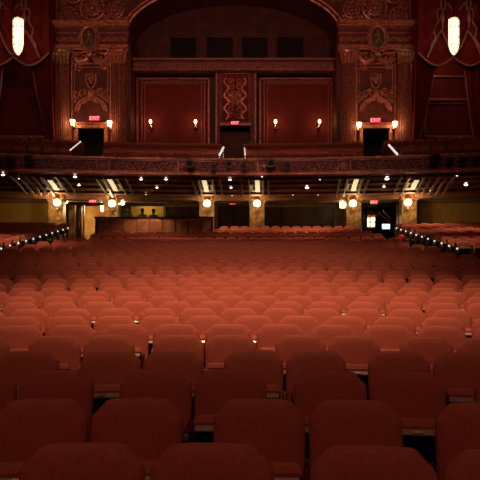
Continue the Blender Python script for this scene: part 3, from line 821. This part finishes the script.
# entablature, pilasters, niche for each side
for s in (-1,1):
    side='left' if s<0 else 'right'
    c=s*141.5                      # bay centre
    def R(mb,a,b,y0,y1,d0,d1,mi=0,bev=0): 
        rect(mb,c+a,c+b,y0,y1,d0,d1,mi,bev)
    g=MB()
    R(g,-38,38,27,52,DU-.55,DU); struct(g,'entablature',M['plaster'],'wide entablature above the %s pair of pilasters'%side,'entablature',smooth=False)
    g=MB()
    R(g,-39,39,25,29,DU-.95,DU-.1,0,.05); R(g,-38.6,38.6,29,30.5,DU-.8,DU-.5); R(g,-38.6,38.6,36,37,DU-.66,DU-.5); R(g,-38.6,38.6,48,51,DU-.72,DU-.5,0,.04); R(g,-38.4,38.4,51,53,DU-.62,DU-.5)
    for a in range(-37,37,3): R(g,a,a+1.4,30.8,32.6,DU-.72,DU-.5)
    for q in range(7):
        for sg in (-1,1):
            p=P(UC+c+sg*(12+q*3.8),42.5,DU); spiral(g,(p.x,p.z),.15,1.3,sg*(1 if q%2 else -1),.035,pl(DU-.60),n=14)
    struct(g,'trim_10' if s<0 else 'trim_11',M['gilt'],'gilded cornice lines and scroll frieze of the %s entablature'%side,'cornice')
    # medallion
    t=empty('medallion',(PX(UC+c,DU),DU-.75,PZ(42,DU)),0,label='oval crested medallion on the %s entablature'%side,cat='medallion')
    g=MB(); g.ball((0,.05,0),.42,0,20,12,(1,.30,1.5)); g.build('field',M['green'],t)
    g=MB(); g.tube([(.46*math.cos(2*PI*k/28),-.02,.70*math.sin(2*PI*k/28)) for k in range(29)],.075,7,cap=False)
    g.tube([(.60*math.cos(2*PI*k/28)*(1+.08*math.cos(8*2*PI*k/28)),.02,.86*math.sin(2*PI*k/28)*(1+.06*math.cos(8*2*PI*k/28))) for k in range(29)],.06,6,cap=False)
    for sg in (-1,1):
        spiral(g,(sg*.28,-.95),.22,1.3,sg,.05,pl(0),n=16); spiral(g,(sg*.25,.86),.18,1.3,-sg,.05,pl(0),n=16)
    g.ball((0,0,-1.0),.17,0,10,6,(1,.6,1.2)); g.ball((0,0,.98),.14,0,10,6)
    g.build('frame',M['gilt'],t)
    g=MB(); g.tube([(-.1,-.14,-.35),(.02,-.14,0),(-.02,-.14,.3)],.05,6); g.tube([(-.22,-.13,.1),(0,-.14,.12),(.2,-.13,.25)],.045,6); g.tube([(0,-.14,.0),(.18,-.13,-.25)],.04,6); g.ball((0,-.13,.42),.08); g.build('figure_relief',M['gilt_gold'],t)
    # backing wall of the bay
    g=MB(); R(g,-37,37,52,128,DU-.1,DU+.4); R(g,-37,-14,128,175,DU-.1,DU+.4); R(g,14,37,128,175,DU-.1,DU+.4); struct(g,'wall_bay',M['plaster'],'plaster wall between the %s pilasters'%side,'wall',smooth=False)
    # pilasters: outer one of the pair and the inner one
    for sg in (-1,1):
        out=(sg==s)
        w=8.5
        cc=c+sg*28.0
        t=empty('pilaster',(PX(UC+cc,DU),DU-.4,PZ(160,DU)),0,kind='structure',label='fluted pilaster, %s one of the %s pair'%('outer' if out else 'inner',side),cat='pilaster')
        g=MB(); z0=PZ(165,DU)-PZ(160,DU); z1=PZ(66,DU)-PZ(160,DU); ww=w/15.75*.86
        nfl=36; rows=[[],[]]
        for i in range(nfl+1):
            a=-1+2*i/nfl; f=abs(math.sin(a*PI*3.5))*.07
            yq=-.22*math.sqrt(max(0,1-a*a*.75))+f
            rows[0].append((a*ww,yq,z0)); rows[1].append((a*ww*.94,yq,z1))
        rows=[[(x_,.3,z_) for x_,_,z_ in (r[0],)]+r+[(r[-1][0],.3,r[-1][2])] for r in rows]
        g.grid(rows); g.build('shaft',M['gilt_dark'],t)
        g=MB(); h=(68-53)/15.75
        g.lathe([(ww*.95,0),(ww*1.05,.05),(ww*.95,.1),(ww*.9,.3),(ww*1.1,h*.75),(ww*1.3,h*.92)],(0,0,z1),16,0,1,.5)
        g.box(-ww*1.35,ww*1.35,-.42,.3,z1+h*.9,z1+h,0,.03)
        for tier,(zz,rr_2) in enumerate(((.28,.13),(.52,.15))):
            for q in range(-2,3):
                xx=q*ww*.48; g.ball((xx,-.34-.05*tier,z1+zz),rr_2,0,8,6,(.8,.7,1.3)); g.tube([(xx,-.3,z1+zz-.25),(xx,-.42,z1+zz),(xx,-.50,z1+zz+.12)],[.05,.06,.03],5)
        for q in (-1,1): spiral(g,(q*ww*1.05,z1+h*.74),.20,1.5,q,.05,pl(-.42),n=16,ph=0 if q>0 else PI)
        g.build('capital',M['gilt_gold'] if out else M['gilt'],t)
    # niche panel
    g=MB()
    for a,b,y0,y1 in ((-20,-18.4,60,128),(18.4,20,60,128),(-20,20,64,65.4),(-17,-16,68,104),(16,17,68,104),(-17,17,68,69)): R(g,a,b,y0,y1,DU-.26,DU-.1,0,.02)
    # swag cluster on top
    def Q(u,y,d=DU-.25):
        p=P(UC+c+u,y,DU); return (p.x,d,p.z)
    for sg in (-1,1):
        g.tube([Q(sg*2,58),Q(sg*6,62),Q(sg*11,64),Q(sg*15,61),Q(sg*18,56)],[.16,.2,.22,.18,.1],7)
        g.tube([Q(sg*20,53),Q(sg*14,55.5),Q(sg*8,54)],[.1,.16,.1],7)
        p=Q(sg*13,68); spiral(g,(p[0],p[2]),.26,1.5,sg,.06,pl(DU-.24),n=18)
        p=Q(sg*17,60); spiral(g,(p[0],p[2]),.2,1.5,-sg,.05,pl(DU-.24),n=18)
        for q in range(5): 
            p=Q(sg*(3+q*3.4),59+ (q%2)*4); g.ball(p,.11,0,7,5)
    # cartouche (shield) 
    sh=[(-4.6,75),(-3,76),(0,74.6),(3,76),(4.6,75),(4.8,82),(3.2,87),(0,90),(-3.2,87),(-4.8,82),(-4.6,75)]
    g.tube([Q(a,b) for a,b in sh],.065,6)
    for q in range(3):
        p=Q(-1.6+q*1.6,80+ (q%2)*3); g.ball(p,.13,0,8,6)
    p=Q(0,78); spiral(g,(p[0],p[2]),.14,1.2,1,.04,pl(DU-.2),n=12)
    # arched pediment with scrolls
    for (rr,w_) in ((15,.07),(12.5,.04)):
        g.tube([Q(rr*math.cos(a)*1.02,112-rr*.95*math.sin(a)) for a in [PI*k/16 for k in range(17)]],w_,7)
    for sg in (-1,1):
        for q,(a,b,rad) in enumerate(((4,94,.24),(9,93,.24),(14,95,.22),(17,100,.2),(8,102,.18),(12,107,.16),(4,101,.15))):
            p=Q(sg*a,b); spiral(g,(p[0],p[2]),rad,1.4,sg*(1 if q%2 else -1),.05,pl(DU-.24),n=16,ph=q)
        for q in range(6): p=Q(sg*(2+q*2.7),97+(q%3)*2.2); g.ball(p,.10,0,7,5)
    g.ball(Q(0,94),.22,0,10,7)
    struct(g,'trim_12' if s<0 else 'trim_13',M['gilt'],'carved panel with cartouche and arched pediment over the %s balcony doorway'%side,'relief')
    # doorway
    g=MB()
    R(g,-16.5,-13,126,172,DU-.35,DU-.1,0,.03); R(g,13,16.5,126,172,DU-.35,DU-.1,0,.03); R(g,-17,17,125.5,129.5,DU-.4,DU-.1,0,.03); R(g,-18,18,123.8,125.5,DU-.5,DU-.1,0,.03)
    R(g,-21,-19.5,126,172,DU-.3,DU-.1,0,.03); R(g,19.5,21,126,172,DU-.3,DU-.1,0,.03)
    struct(g,'trim_14' if s<0 else 'trim_15',M['gilt'],'gilded frame of the %s balcony doorway'%side,'door frame')
    g=MB(); R(g,-14,14,126,175,DU+2.2,DU+2.3); 
    g.box(PX(UC+c-14,DU)-.1,PX(UC+c-14,DU),DU+.3,DU+2.3,PZ(175,DU),PZ(124,DU)); g.box(PX(UC+c+14,DU),PX(UC+c+14,DU)+.1,DU+.3,DU+2.3,PZ(175,DU),PZ(124,DU))
    g.box(PX(UC+c-14,DU),PX(UC+c+14,DU),DU+.3,DU+2.3,PZ(126,DU),PZ(124,DU))
    struct(g,'wall_doorway',M['void'],'dark interior of the %s balcony doorway'%side,'wall',smooth=False)
    # handrails down from the doorway
    for sg in (-1,1):
        t=empty('handrail',(PX(UC+c+sg*13,DU-1),DU-1,bz(38)),0,label='sloping stair handrail in front of the %s balcony doorway, %s one'%(side,'left' if sg<0 else 'right'),cat='handrail')
        g=MB(); 
        a=Vector((PX(UC+c+sg*11,39),39.2,bz(38)+1.0)); b=Vector((PX(UC+c+sg*10.5,31),31.5,bz(31.5)+1.0))
        g.tube([a,b],.03,6)
        for tt in (0,.33,.66,1): 
            p=a.lerp(b,tt); g.tube([p,(p.x,p.y,p.z-1.05)],.022,6)
        child(g,'rail',M['steel'],t)
    if s<0: A0,B0=(81,142.5),(69.5,152.0)
    else: A0,B0=(388.5,146),(397.5,156.0)
    t=empty('lit_handrail',P(*A0,34),0,label='bright lit strip along the stair beside the %s balcony doorway'%side,cat='handrail')
    pa=P(*A0,27.2); pb=P(*B0,25.0); g=MB(); g.tube([pa,pb],.03,6); g.tube([pa,(pa.x,pa.y,pa.z-.9)],.02,6); g.tube([pb,(pb.x,pb.y,pb.z-.7)],.02,6); child(g,'rail',M['steel'],t)
    g=MB()
    nn=5 if s<0 else 4
    for q in range(nn):
        u0=q/nn+.03; u1=(q+ (.62 if s<0 else .85))/nn; qa=pa.lerp(pb,u0); qb=pa.lerp(pb,u1); up=Vector((0,-.02,.05)); g.tube([qa+up,qb+up],.025 if s<0 else .045,6)
    child(g,'light_strip',M['strip'],t)
    # sconces at the doorway
    for sg in (-1,1):
        px={(-1,-1):72.5,(-1,1):109.5,(1,-1):359,(1,1):395}[(s,sg)]; py={(-1,-1):122.5,(-1,1):123.8,(1,-1):125.3,(1,1):124.3}[(s,sg)]
        y=DU-.75; L=empty('sconce',(PX(px,y),y,PZ(py,y)),0,label='lit brass sconce on the %s of the %s balcony doorway'%('left' if sg<0 else 'right',side),cat='sconce',group='sconces above the balcony')
        g=MB(); g.lathe([(.10,-.14),(.14,0),(.16,.16),(.13,.17),(.08,-.1)],(0,0,0),12); g.build('shade',M['bulb'],L)
        g=MB(); g.tube([(0,.34,-.2),(0,.1,-.3),(0,0,-.25),(0,0,-.14)],.03,6); g.ball((0,.34,-.2),.1,0,8,6,(1,.4,1.6)); g.build('bracket',M['brass'],L)
        li=bpy.data.lights.new('sconce_light','POINT'); li.energy=17; li.color=(1,.60,.28); li.shadow_soft_size=.06
        lo=bpy.data.objects.new('sconce_light',li); COL.objects.link(lo); lo.location=(PX(px,y),y-.28,PZ(py,y))

# centre recess
DK=42.2
g=MB()
def K(mb,x0,x1,y0,y1,d0,d1,mi=0,bev=0,ref=DK): mb.box(PX(x0,ref),PX(x1,ref),d0,d1,PZ(y1,ref),PZ(y0,ref),mi,bev)
K(g,124,344,72,175,DK,DK+.3)
struct(g,'wall_recess',M['plaster_dark'],'dark red wall at the back of the centre recess','wall',smooth=False)
g=MB()
# booth wall with windows (above the parapet), further back
DZ=43.2
wins=[(171,196),(207,232.5),(242.5,267),(277,303)]
edges=[110]+[v for w in wins for v in w]+[362]
for i in range(0,len(edges),2): K(g,edges[i],edges[i+1],38,62,DZ,DZ+.3,0,0,DZ)
K(g,110,362,-60,38,DZ,DZ+.3,0,0,DZ); K(g,110,362,60,74,DZ,DZ+.3,0,0,DZ)
struct(g,'wall_projection_booth',M['plaster_dark'],'dark wall of the projection booth in the arch','wall',smooth=False)
for i,(a,b) in enumerate(wins):
    t=empty('window_%d'%(i+1),(PX((a+b)/2,DZ),DZ,PZ(60,DZ)),0,kind='structure',label='dark projection booth window, %s from the left'%ORD[i],cat='window')
    g=MB(); K(g,a,b,38,61,DZ+.18,DZ+.2,0,0,DZ); child(g,'window_pane',M['void'],t,smooth=False)
    g=MB(); K(g,a-1,a,37.5,60.5,DZ-.06,DZ+.1,0,.01,DZ); K(g,b,b+1,37.5,60.5,DZ-.06,DZ+.1,0,.01,DZ); K(g,a-1,b+1,37,38.2,DZ-.08,DZ+.1,0,.01,DZ); 
    child(g,'window_frame',M['plaster_dark'],t)
# parapet / cornice band
g=MB()
K(g,126,343,60,71,DU+1.0,DU+2.4,0,0,DU+1); struct(g,'wall_parapet',M['plaster'],'long plaster parapet below the projection booth','parapet',smooth=False)
g=MB()
K(g,125,344,58.5,61,DU+.8,DU+1.3,0,.03,DU+1); K(g,125,344,64,64.8,DU+.92,DU+1.05,0,0,DU+1); K(g,125,344,69,71.5,DU+.75,DU+1.3,0,.04,DU+1)
x=133
while x<338: K(g,x,x+1.6,65.6,68,DU+.94,DU+1.02,0,0,DU+1); x+=3.2
struct(g,'trim_16',M['gilt_dark'],'gilded mouldings of the long parapet','moulding',smooth=False)
# panels
for s,(a,b) in ((-1,(137,210)),(1,(259,336))):
    side='left' if s<0 else 'right'
    g=MB(); K(g,a,b,79,150,DK-.12,DK-.02)
    struct(g,'wall_panel',M['damask'],'crimson fabric wall panel in the recess, %s one'%side,'wall',smooth=False)
    g=MB()
    for o_,w_,dp in ((0,2.0,.35),(4.5,1.2,.25),(7.5,1.0,.2)):
        K(g,a+o_,a+o_+w_,79+o_*.6,160,DK-dp,DK-.1,0,.02); K(g,b-o_-w_,b-o_,79+o_*.6,160,DK-dp,DK-.1,0,.02); K(g,a+o_,b-o_,79+o_*.6,79+o_*.6+w_,DK-dp,DK-.1,0,.02)
    struct(g,'trim_17' if s<0 else 'trim_18',M['gilt_dark'],'nested gilded frame round the %s crimson panel'%side,'moulding')
    for px in ((150.5,195.5) if s<0 else (275.5,319.5)):
        y=DK-.6; L=empty('sconce',(PX(px,y),y,PZ(121.5,y)),0,label='small lit candle sconce on the %s crimson panel, %s one'%(side,'left' if px in (150.5,275.5) else 'right'),cat='sconce',group='sconces above the balcony')
        g=MB(); g.ball((0,0,0),.095,0,10,8,(1,1,1.5)); g.build('bulb',M['bulb'],L)
        g=MB(); g.tube([(0,.36,-.3),(0,.1,-.36),(0,0,-.3),(0,0,-.13)],.03,6); g.ball((0,.36,-.3),.12,0,8,6,(1,.4,1.6)); g.build('bracket',M['brass'],L)
        li=bpy.data.lights.new('sconce_light','POINT'); li.energy=7; li.color=(1,.58,.25); li.shadow_soft_size=.06
        lo=bpy.data.objects.new('sconce_light',li); COL.objects.link(lo); lo.location=(PX(px,y),y-.26,PZ(121.5,y)+.02)
# centre pier with ornamental panel and doorway
g=MB(); K(g,216,256,72,128,DK-.8,DK-.1); K(g,216,220.5,128,175,DK-.8,DK-.1); K(g,250,256,128,175,DK-.8,DK-.1)
struct(g,'wall_pier',M['plaster'],'plaster pier in the middle of the recess','pier',smooth=False)
g=MB()
for x0,x1 in ((216,218),(254,256),(221,222),(248.5,249.5)): K(g,x0,x1,74,170 if x0 in (216,254) else 126,DK-.95,DK-.8,0,.02)
K(g,221,249.5,77,78.4,DK-.95,DK-.8,0,.02); K(g,220,251,125.6,129,DK-1.0,DK-.8,0,.03)
struct(g,'trim_19',M['gilt_dark'],'gilded edges of the middle pier and its doorway','moulding')
g=MB(); K(g,222,248.5,78.4,125.6,DK-.83,DK-.79); struct(g,'wall_pier_panel',M['damask'],'crimson inset of the middle pier','wall',smooth=False)
g=MB()
def C(x,y,d=DK-.9): p=P(x,y,DK); return (p.x,d,p.z)
for sg in (-1,1):
    pts=[]
    for i in range(33):
        y=82+40*i/32; pts.append(C(235.2+sg*(8.5+2.2*math.sin((y-82)/40*PI*6)),y))
    g.tube(pts,.07,6)
    for i in range(7):
        p=C(235.2+sg*4.2,85+i*5.6); spiral(g,(p[0],p[2]),.22,1.4,sg*(1 if i%2 else -1),.045,pl(DK-.9),n=14,ph=i)
p=C(235.2,101); rosette(g,(p[0],p[2]),.40,DK-.92,8)
struct(g,'trim_20',M['gilt'],'carved scroll panel in the middle pier','relief')
g=MB(); K(g,219,252,126,175,DK+.6,DK+.7); struct(g,'door_5',M['wood'],'dark doors in the middle of the balcony wall','door',smooth=False)
# two lit rails in the centre aisle
for (A0,B0,n_) in (((223.5,149),(219.5,156.5),'left'),((244.5,149.5),(245.2,156.5),'right')):
    pa=P(*A0,26.6); pb=P(*B0,24.9); t=empty('lit_handrail',pa,0,label='short lit handrail on the %s of the middle balcony aisle'%n_,cat='handrail')
    g=MB(); g.tube([pa,pb],.03,6); g.tube([pa,(pa.x,pa.y,pa.z-.8)],.02,6); g.tube([pb,(pb.x,pb.y,pb.z-.6)],.02,6); child(g,'rail',M['steel'],t)
    g=MB(); up=Vector((0,-.02,.06)); g.tube([pa+up,pb+up],.045 if n_=='left' else .022,6); child(g,'light_strip',M['strip'],t)

# ------------------------------------------------------------------ side bays: drapes, frames, lanterns
for s in (-1,1):
    side='left' if s<0 else 'right'
    cu=s*218.5            # bay centre in u
    D=38.8
    def B(u,y,d=D): p=P(UC+cu+u,y,38.8); return Vector((p.x,d,p.z))
    # back wall of the bay with frame
    g=MB(); 
    for a,b in ((-48,60),): 
        p0=B(-s*a if False else -60,-60); p1=B(60,175); g.box(p0.x,p1.x,42.6,42.9,p1.z,p0.z)
    struct(g,'wall_side_bay',M['damask'],'dark crimson wall behind the %s drapes'%side,'wall',smooth=False)
    g=MB()
    def FR(a,b,y0,y1,dp=.25):
        if s<0: a,b=-b,-a
        q0=P(UC+cu+a,y0,42.6); q1=P(UC+cu+b,y1,42.6); g.box(q0.x,q1.x,42.6-dp,42.6,q1.z,q0.z,0,.03)
    if s<0: 
        FR(-30,22,136,138.5)
    else:
        FR(-29,-26.5,100,138); FR(20,23,100,138); FR(-29,23,99,101.5); FR(-29,23,136,138.5); FR(-25,19,103.5,104.5,.15); FR(-30,26,76,78,.2); FR(24,26,96,142,.2)
    struct(g,'trim_21' if s<0 else 'trim_22',M['gilt'],'gilded rectangular frame on the wall behind the %s drapes'%side,'frame')
    cur=empty('drapes',B(0,100),0,label='crimson velvet stage drapes with gold-fringed swags in the %s side bay'%side,cat='drapes')
    # inner and outer panels; inner edge hugs the pilaster side
    def panel(sg,name):
        g=MB(); rows=[]; nn=60
        for j in range(25):
            y=-20+ (155+20)*j/24
            t=max(0,(y-62)/85); 
            if sg*s<0: inner=15+max(0,t)**1.25*18; outer=39
            else:      inner=15+max(0,t)**1.3*11; outer=60
            if y<62: inner=8
            r=[]
            for i in range(nn+1):
                a=i/nn; u=sg*(outer+(inner-outer)*a); p=B(u,y); 
                p.y=D+.35+.13*math.sin(a*nn*.55+ .6*math.sin(y*.05))+ .05*math.sin(a*31)
                r.append(p)
            rows.append(r)
        g.grid(rows); child(g,name,M['drape'],cur)
        g=MB(); g.tube([r[-1] for r in rows if True][10:],.06,6); child(g,'edge_fringe',M['fringe'],cur)
    panel(-1,'curtain_panel'); panel(1,'curtain_panel')
    # valance with swags
    def swag(u0,yt0,u1,yt1,sag,ytop,dd,name='swag'):
        g=MB(); rows=[]; nn=24; mm=16
        for j in range(mm+1):
            v=j/mm; r=[]
            for i in range(nn+1):
                a=i/nn; u=u0+(u1-u0)*a
                yb=yt0+(yt1-yt0)*a+sag*math.sin(PI*a)
                y=ytop+(yb-ytop)*v
                p=B(u,y); p.y=D-.15-dd+.10*math.sin(v*mm*1.35+ (a-.5)**2*4)-.18*math.sin(PI*a); r.append(p)
            rows.append(r)
        g.grid(rows); child(g,name,M['drape'],cur)
        g=MB(); g.tube([p+Vector((0,-.03,0)) for p in rows[-1]],.06,6); child(g,'swag_fringe',M['fringe'],cur)
    swag(0,58,35,54,11,-25,0); swag(-35,54,0,58,11,-25,.02)
    swag(0.5,57.5,13,33,3,-25,.25); swag(-13,33,-.5,57.5,3,-25,.27)
    swag(13,33,27,60,-2,-25,.22); swag(-27,60,-13,33,-2,-25,.24)
    # hanging cords/tails and wavy braid
    g=MB()
    for sg in (-1,1):
        g.tube([B(sg*14.5,-20,D-.7),B(sg*14.5,14,D-.7)],.06,6); g.tube([B(sg*10.5,-20,D-.7),B(sg*10.5,14,D-.7),B(sg*14.5,14,D-.7)],.06,6)
        g.ball(B(sg*13,22,D-.7),.14,0,8,6,(1,1,2.2)); g.tube([B(sg*13,14,D-.7),B(sg*13,33,D-.7)],.05,6)
        g.tube([B(sg*4,14,D-.75),B(sg*8,8,D-.75),B(sg*12,13,D-.75)],.05,6)
        pts=[B(sg*(16+7*j/10+1.6*math.sin(j*1.5)),12+40*j/10,D-.6) for j in range(11)]; g.tube(pts,.06,6)
    child(g,'cords_and_tassels',M['fringe'],cur)
    li=bpy.data.lights.new('bay_fill','POINT'); li.energy=(34 if s>0 else 9); li.color=(1,.52,.32); li.shadow_soft_size=.2  # hidden point light added to brighten the wall behind the drapes
    lo=bpy.data.objects.new('bay_fill',li); COL.objects.link(lo); lo.location=B(0,48,40.6)
    # lantern
    lx={-1:18.2,1:453.8}[s]; d=36.5
    L=empty('lantern',(PX(lx,d),d,PZ(36,d)),0,label='tall glowing hexagonal glass lantern hanging before the %s drapes'%side,cat='lantern',group='hanging lanterns before the side bay drapes')
    k=d/F; r=5.3*k; h=17*k
    g=MB(); g.lathe([(r*.9,h),(r,h*.9),(r,-h*.55),(r*.72,-h*.88),(r*.25,-h*1.1)],(0,0,0),6); g.build('glass_body',M['lantern'],L,smooth=False)
    g=MB()
    for q in range(6):
        a=2*PI*q/6; ca,sa=math.cos(a),math.sin(a)
        g.tube([(r*.93*ca,r*.93*sa,h),(r*1.03*ca,r*1.03*sa,h*.9),(r*1.03*ca,r*1.03*sa,-h*.55),(r*.75*ca,r*.75*sa,-h*.88),(r*.27*ca,r*.27*sa,-h*1.1)],.012,4)
        g.tube([(r*.93*ca,r*.93*sa,h),(r*.5*ca,r*.5*sa,h*1.07),(0,0,h*1.12)],.018,4)
        a2=a+PI/6
        for zz in (.62,.0): g.ball((r*.885*math.cos(a2),r*.885*math.sin(a2),h*zz-.1),.028,0,6,4,(1,1,3.2))
        b=a+PI/3; g.tube([(r*1.0*ca,r*1.0*sa,-h*.55),(r*math.cos(b),r*math.sin(b),-h*.55)],.02,4); g.tube([(r*.95*ca,r*.95*sa,h),(r*.95*math.cos(b),r*.95*math.sin(b),h)],.025,4)
    g.ball((0,0,-h*1.16),.09,0,8,6); g.tube([(0,0,h*1.1),(0,0,h*1.3+6)],.02,5); g.build('metal_frame',M['brass'],L)
    li=bpy.data.lights.new('lantern_light','POINT'); li.energy=32; li.color=(1,.55,.34); li.shadow_soft_size=.3
    lo=bpy.data.objects.new('lantern_light',li); COL.objects.link(lo); lo.location=(PX(lx,d),d-.9,PZ(37,d))

# ------------------------------------------------------------------ room shell
g=MB(); g.box(-17.3,-17,-8,44,-2,21); struct(g,'wall_left',M['plaster_dark'],'dark left side wall of the hall','wall',smooth=False)
g=MB(); g.box(17,17.3,-8,44,-2,21); struct(g,'wall_right',M['plaster_dark'],'dark right side wall of the hall','wall',smooth=False)
g=MB(); g.box(-17.3,17.3,-8,44,21,21.3); struct(g,'ceiling',M['plaster_dark'],'dark ceiling high over the hall','ceiling',smooth=False)
g=MB(); g.box(-17.3,17.3,43.8,44.1,-2,21); struct(g,'wall_end',M['void'],'dark end wall behind the balcony','wall',smooth=False)

# ------------------------------------------------------------------ lights
def spot(name,loc,target,energy,color,angle,blend,size):
    li=bpy.data.lights.new(name,'SPOT'); li.energy=energy; li.color=color; li.spot_size=math.radians(angle); li.spot_blend=blend; li.shadow_soft_size=size
    o=bpy.data.objects.new(name,li); COL.objects.link(o); o.location=loc
    o.rotation_euler=(Vector(target)-Vector(loc)).to_track_quat('-Z','Y').to_euler()
    return o
def area(name,loc,target,energy,color,sx,sy):
    li=bpy.data.lights.new(name,'AREA'); li.energy=energy; li.color=color; li.shape='RECTANGLE'; li.size=sx; li.size_y=sy
    o=bpy.data.objects.new(name,li); COL.objects.link(o); o.location=loc
    o.rotation_euler=(Vector(target)-Vector(loc)).to_track_quat('-Z','Y').to_euler()
    return o
WARM=(1,.58,.36)
spot('house_light',(0.5,5.0,15),(0.5,11.0,0),9500,WARM,47,1.0,.8)
spot('house_light',(0.2,8.0,15),(0.2,20,.8),4200,WARM,46,1.0,.8)
area('house_glow',(0,6,18),(0,14,0),120,WARM,10,6)
area('stage_side_fill',(0,-5,11),(0,6,1),165,(1,.36,.26),8,1)  # unseen fill added for the plate glints and the near rows
bf=area('balcony_front_fill',(0,9,10),(0,24,5.3),26,(1,.5,.34),12,.5); bf.data.spread=math.radians(26)  # unseen fill added to bring out the balcony relief
ug=area('upper_wall_fill',(0,22,14.5),(0,40,14.5),165,(1,.46,.30),18,1)  # unseen area light added to lift the upper wall
ug.data.spread=math.radians(75)
w=bpy.data.worlds.new('world'); S.world=w; w.use_nodes=True
w.node_tree.nodes['Background'].inputs[0].default_value=(1,.5,.35,1); w.node_tree.nodes['Background'].inputs[1].default_value=.01

# ------------------------------------------------------------------ camera
cam=bpy.data.cameras.new('camera'); co=bpy.data.objects.new('camera',cam); COL.objects.link(co)
co.location=(CX,0,EYE); co.rotation_euler=(PI/2,0,0)
cam.sensor_width=36; cam.sensor_fit='HORIZONTAL'; cam.lens=F/480*36; cam.shift_y=(HY-240)/480
cam.clip_end=200
S.camera=co
S.view_settings.view_transform='Standard'; S.view_settings.look='None'; S.view_settings.gamma=1; S.view_settings.exposure=0
S.view_settings.use_curve_mapping=False
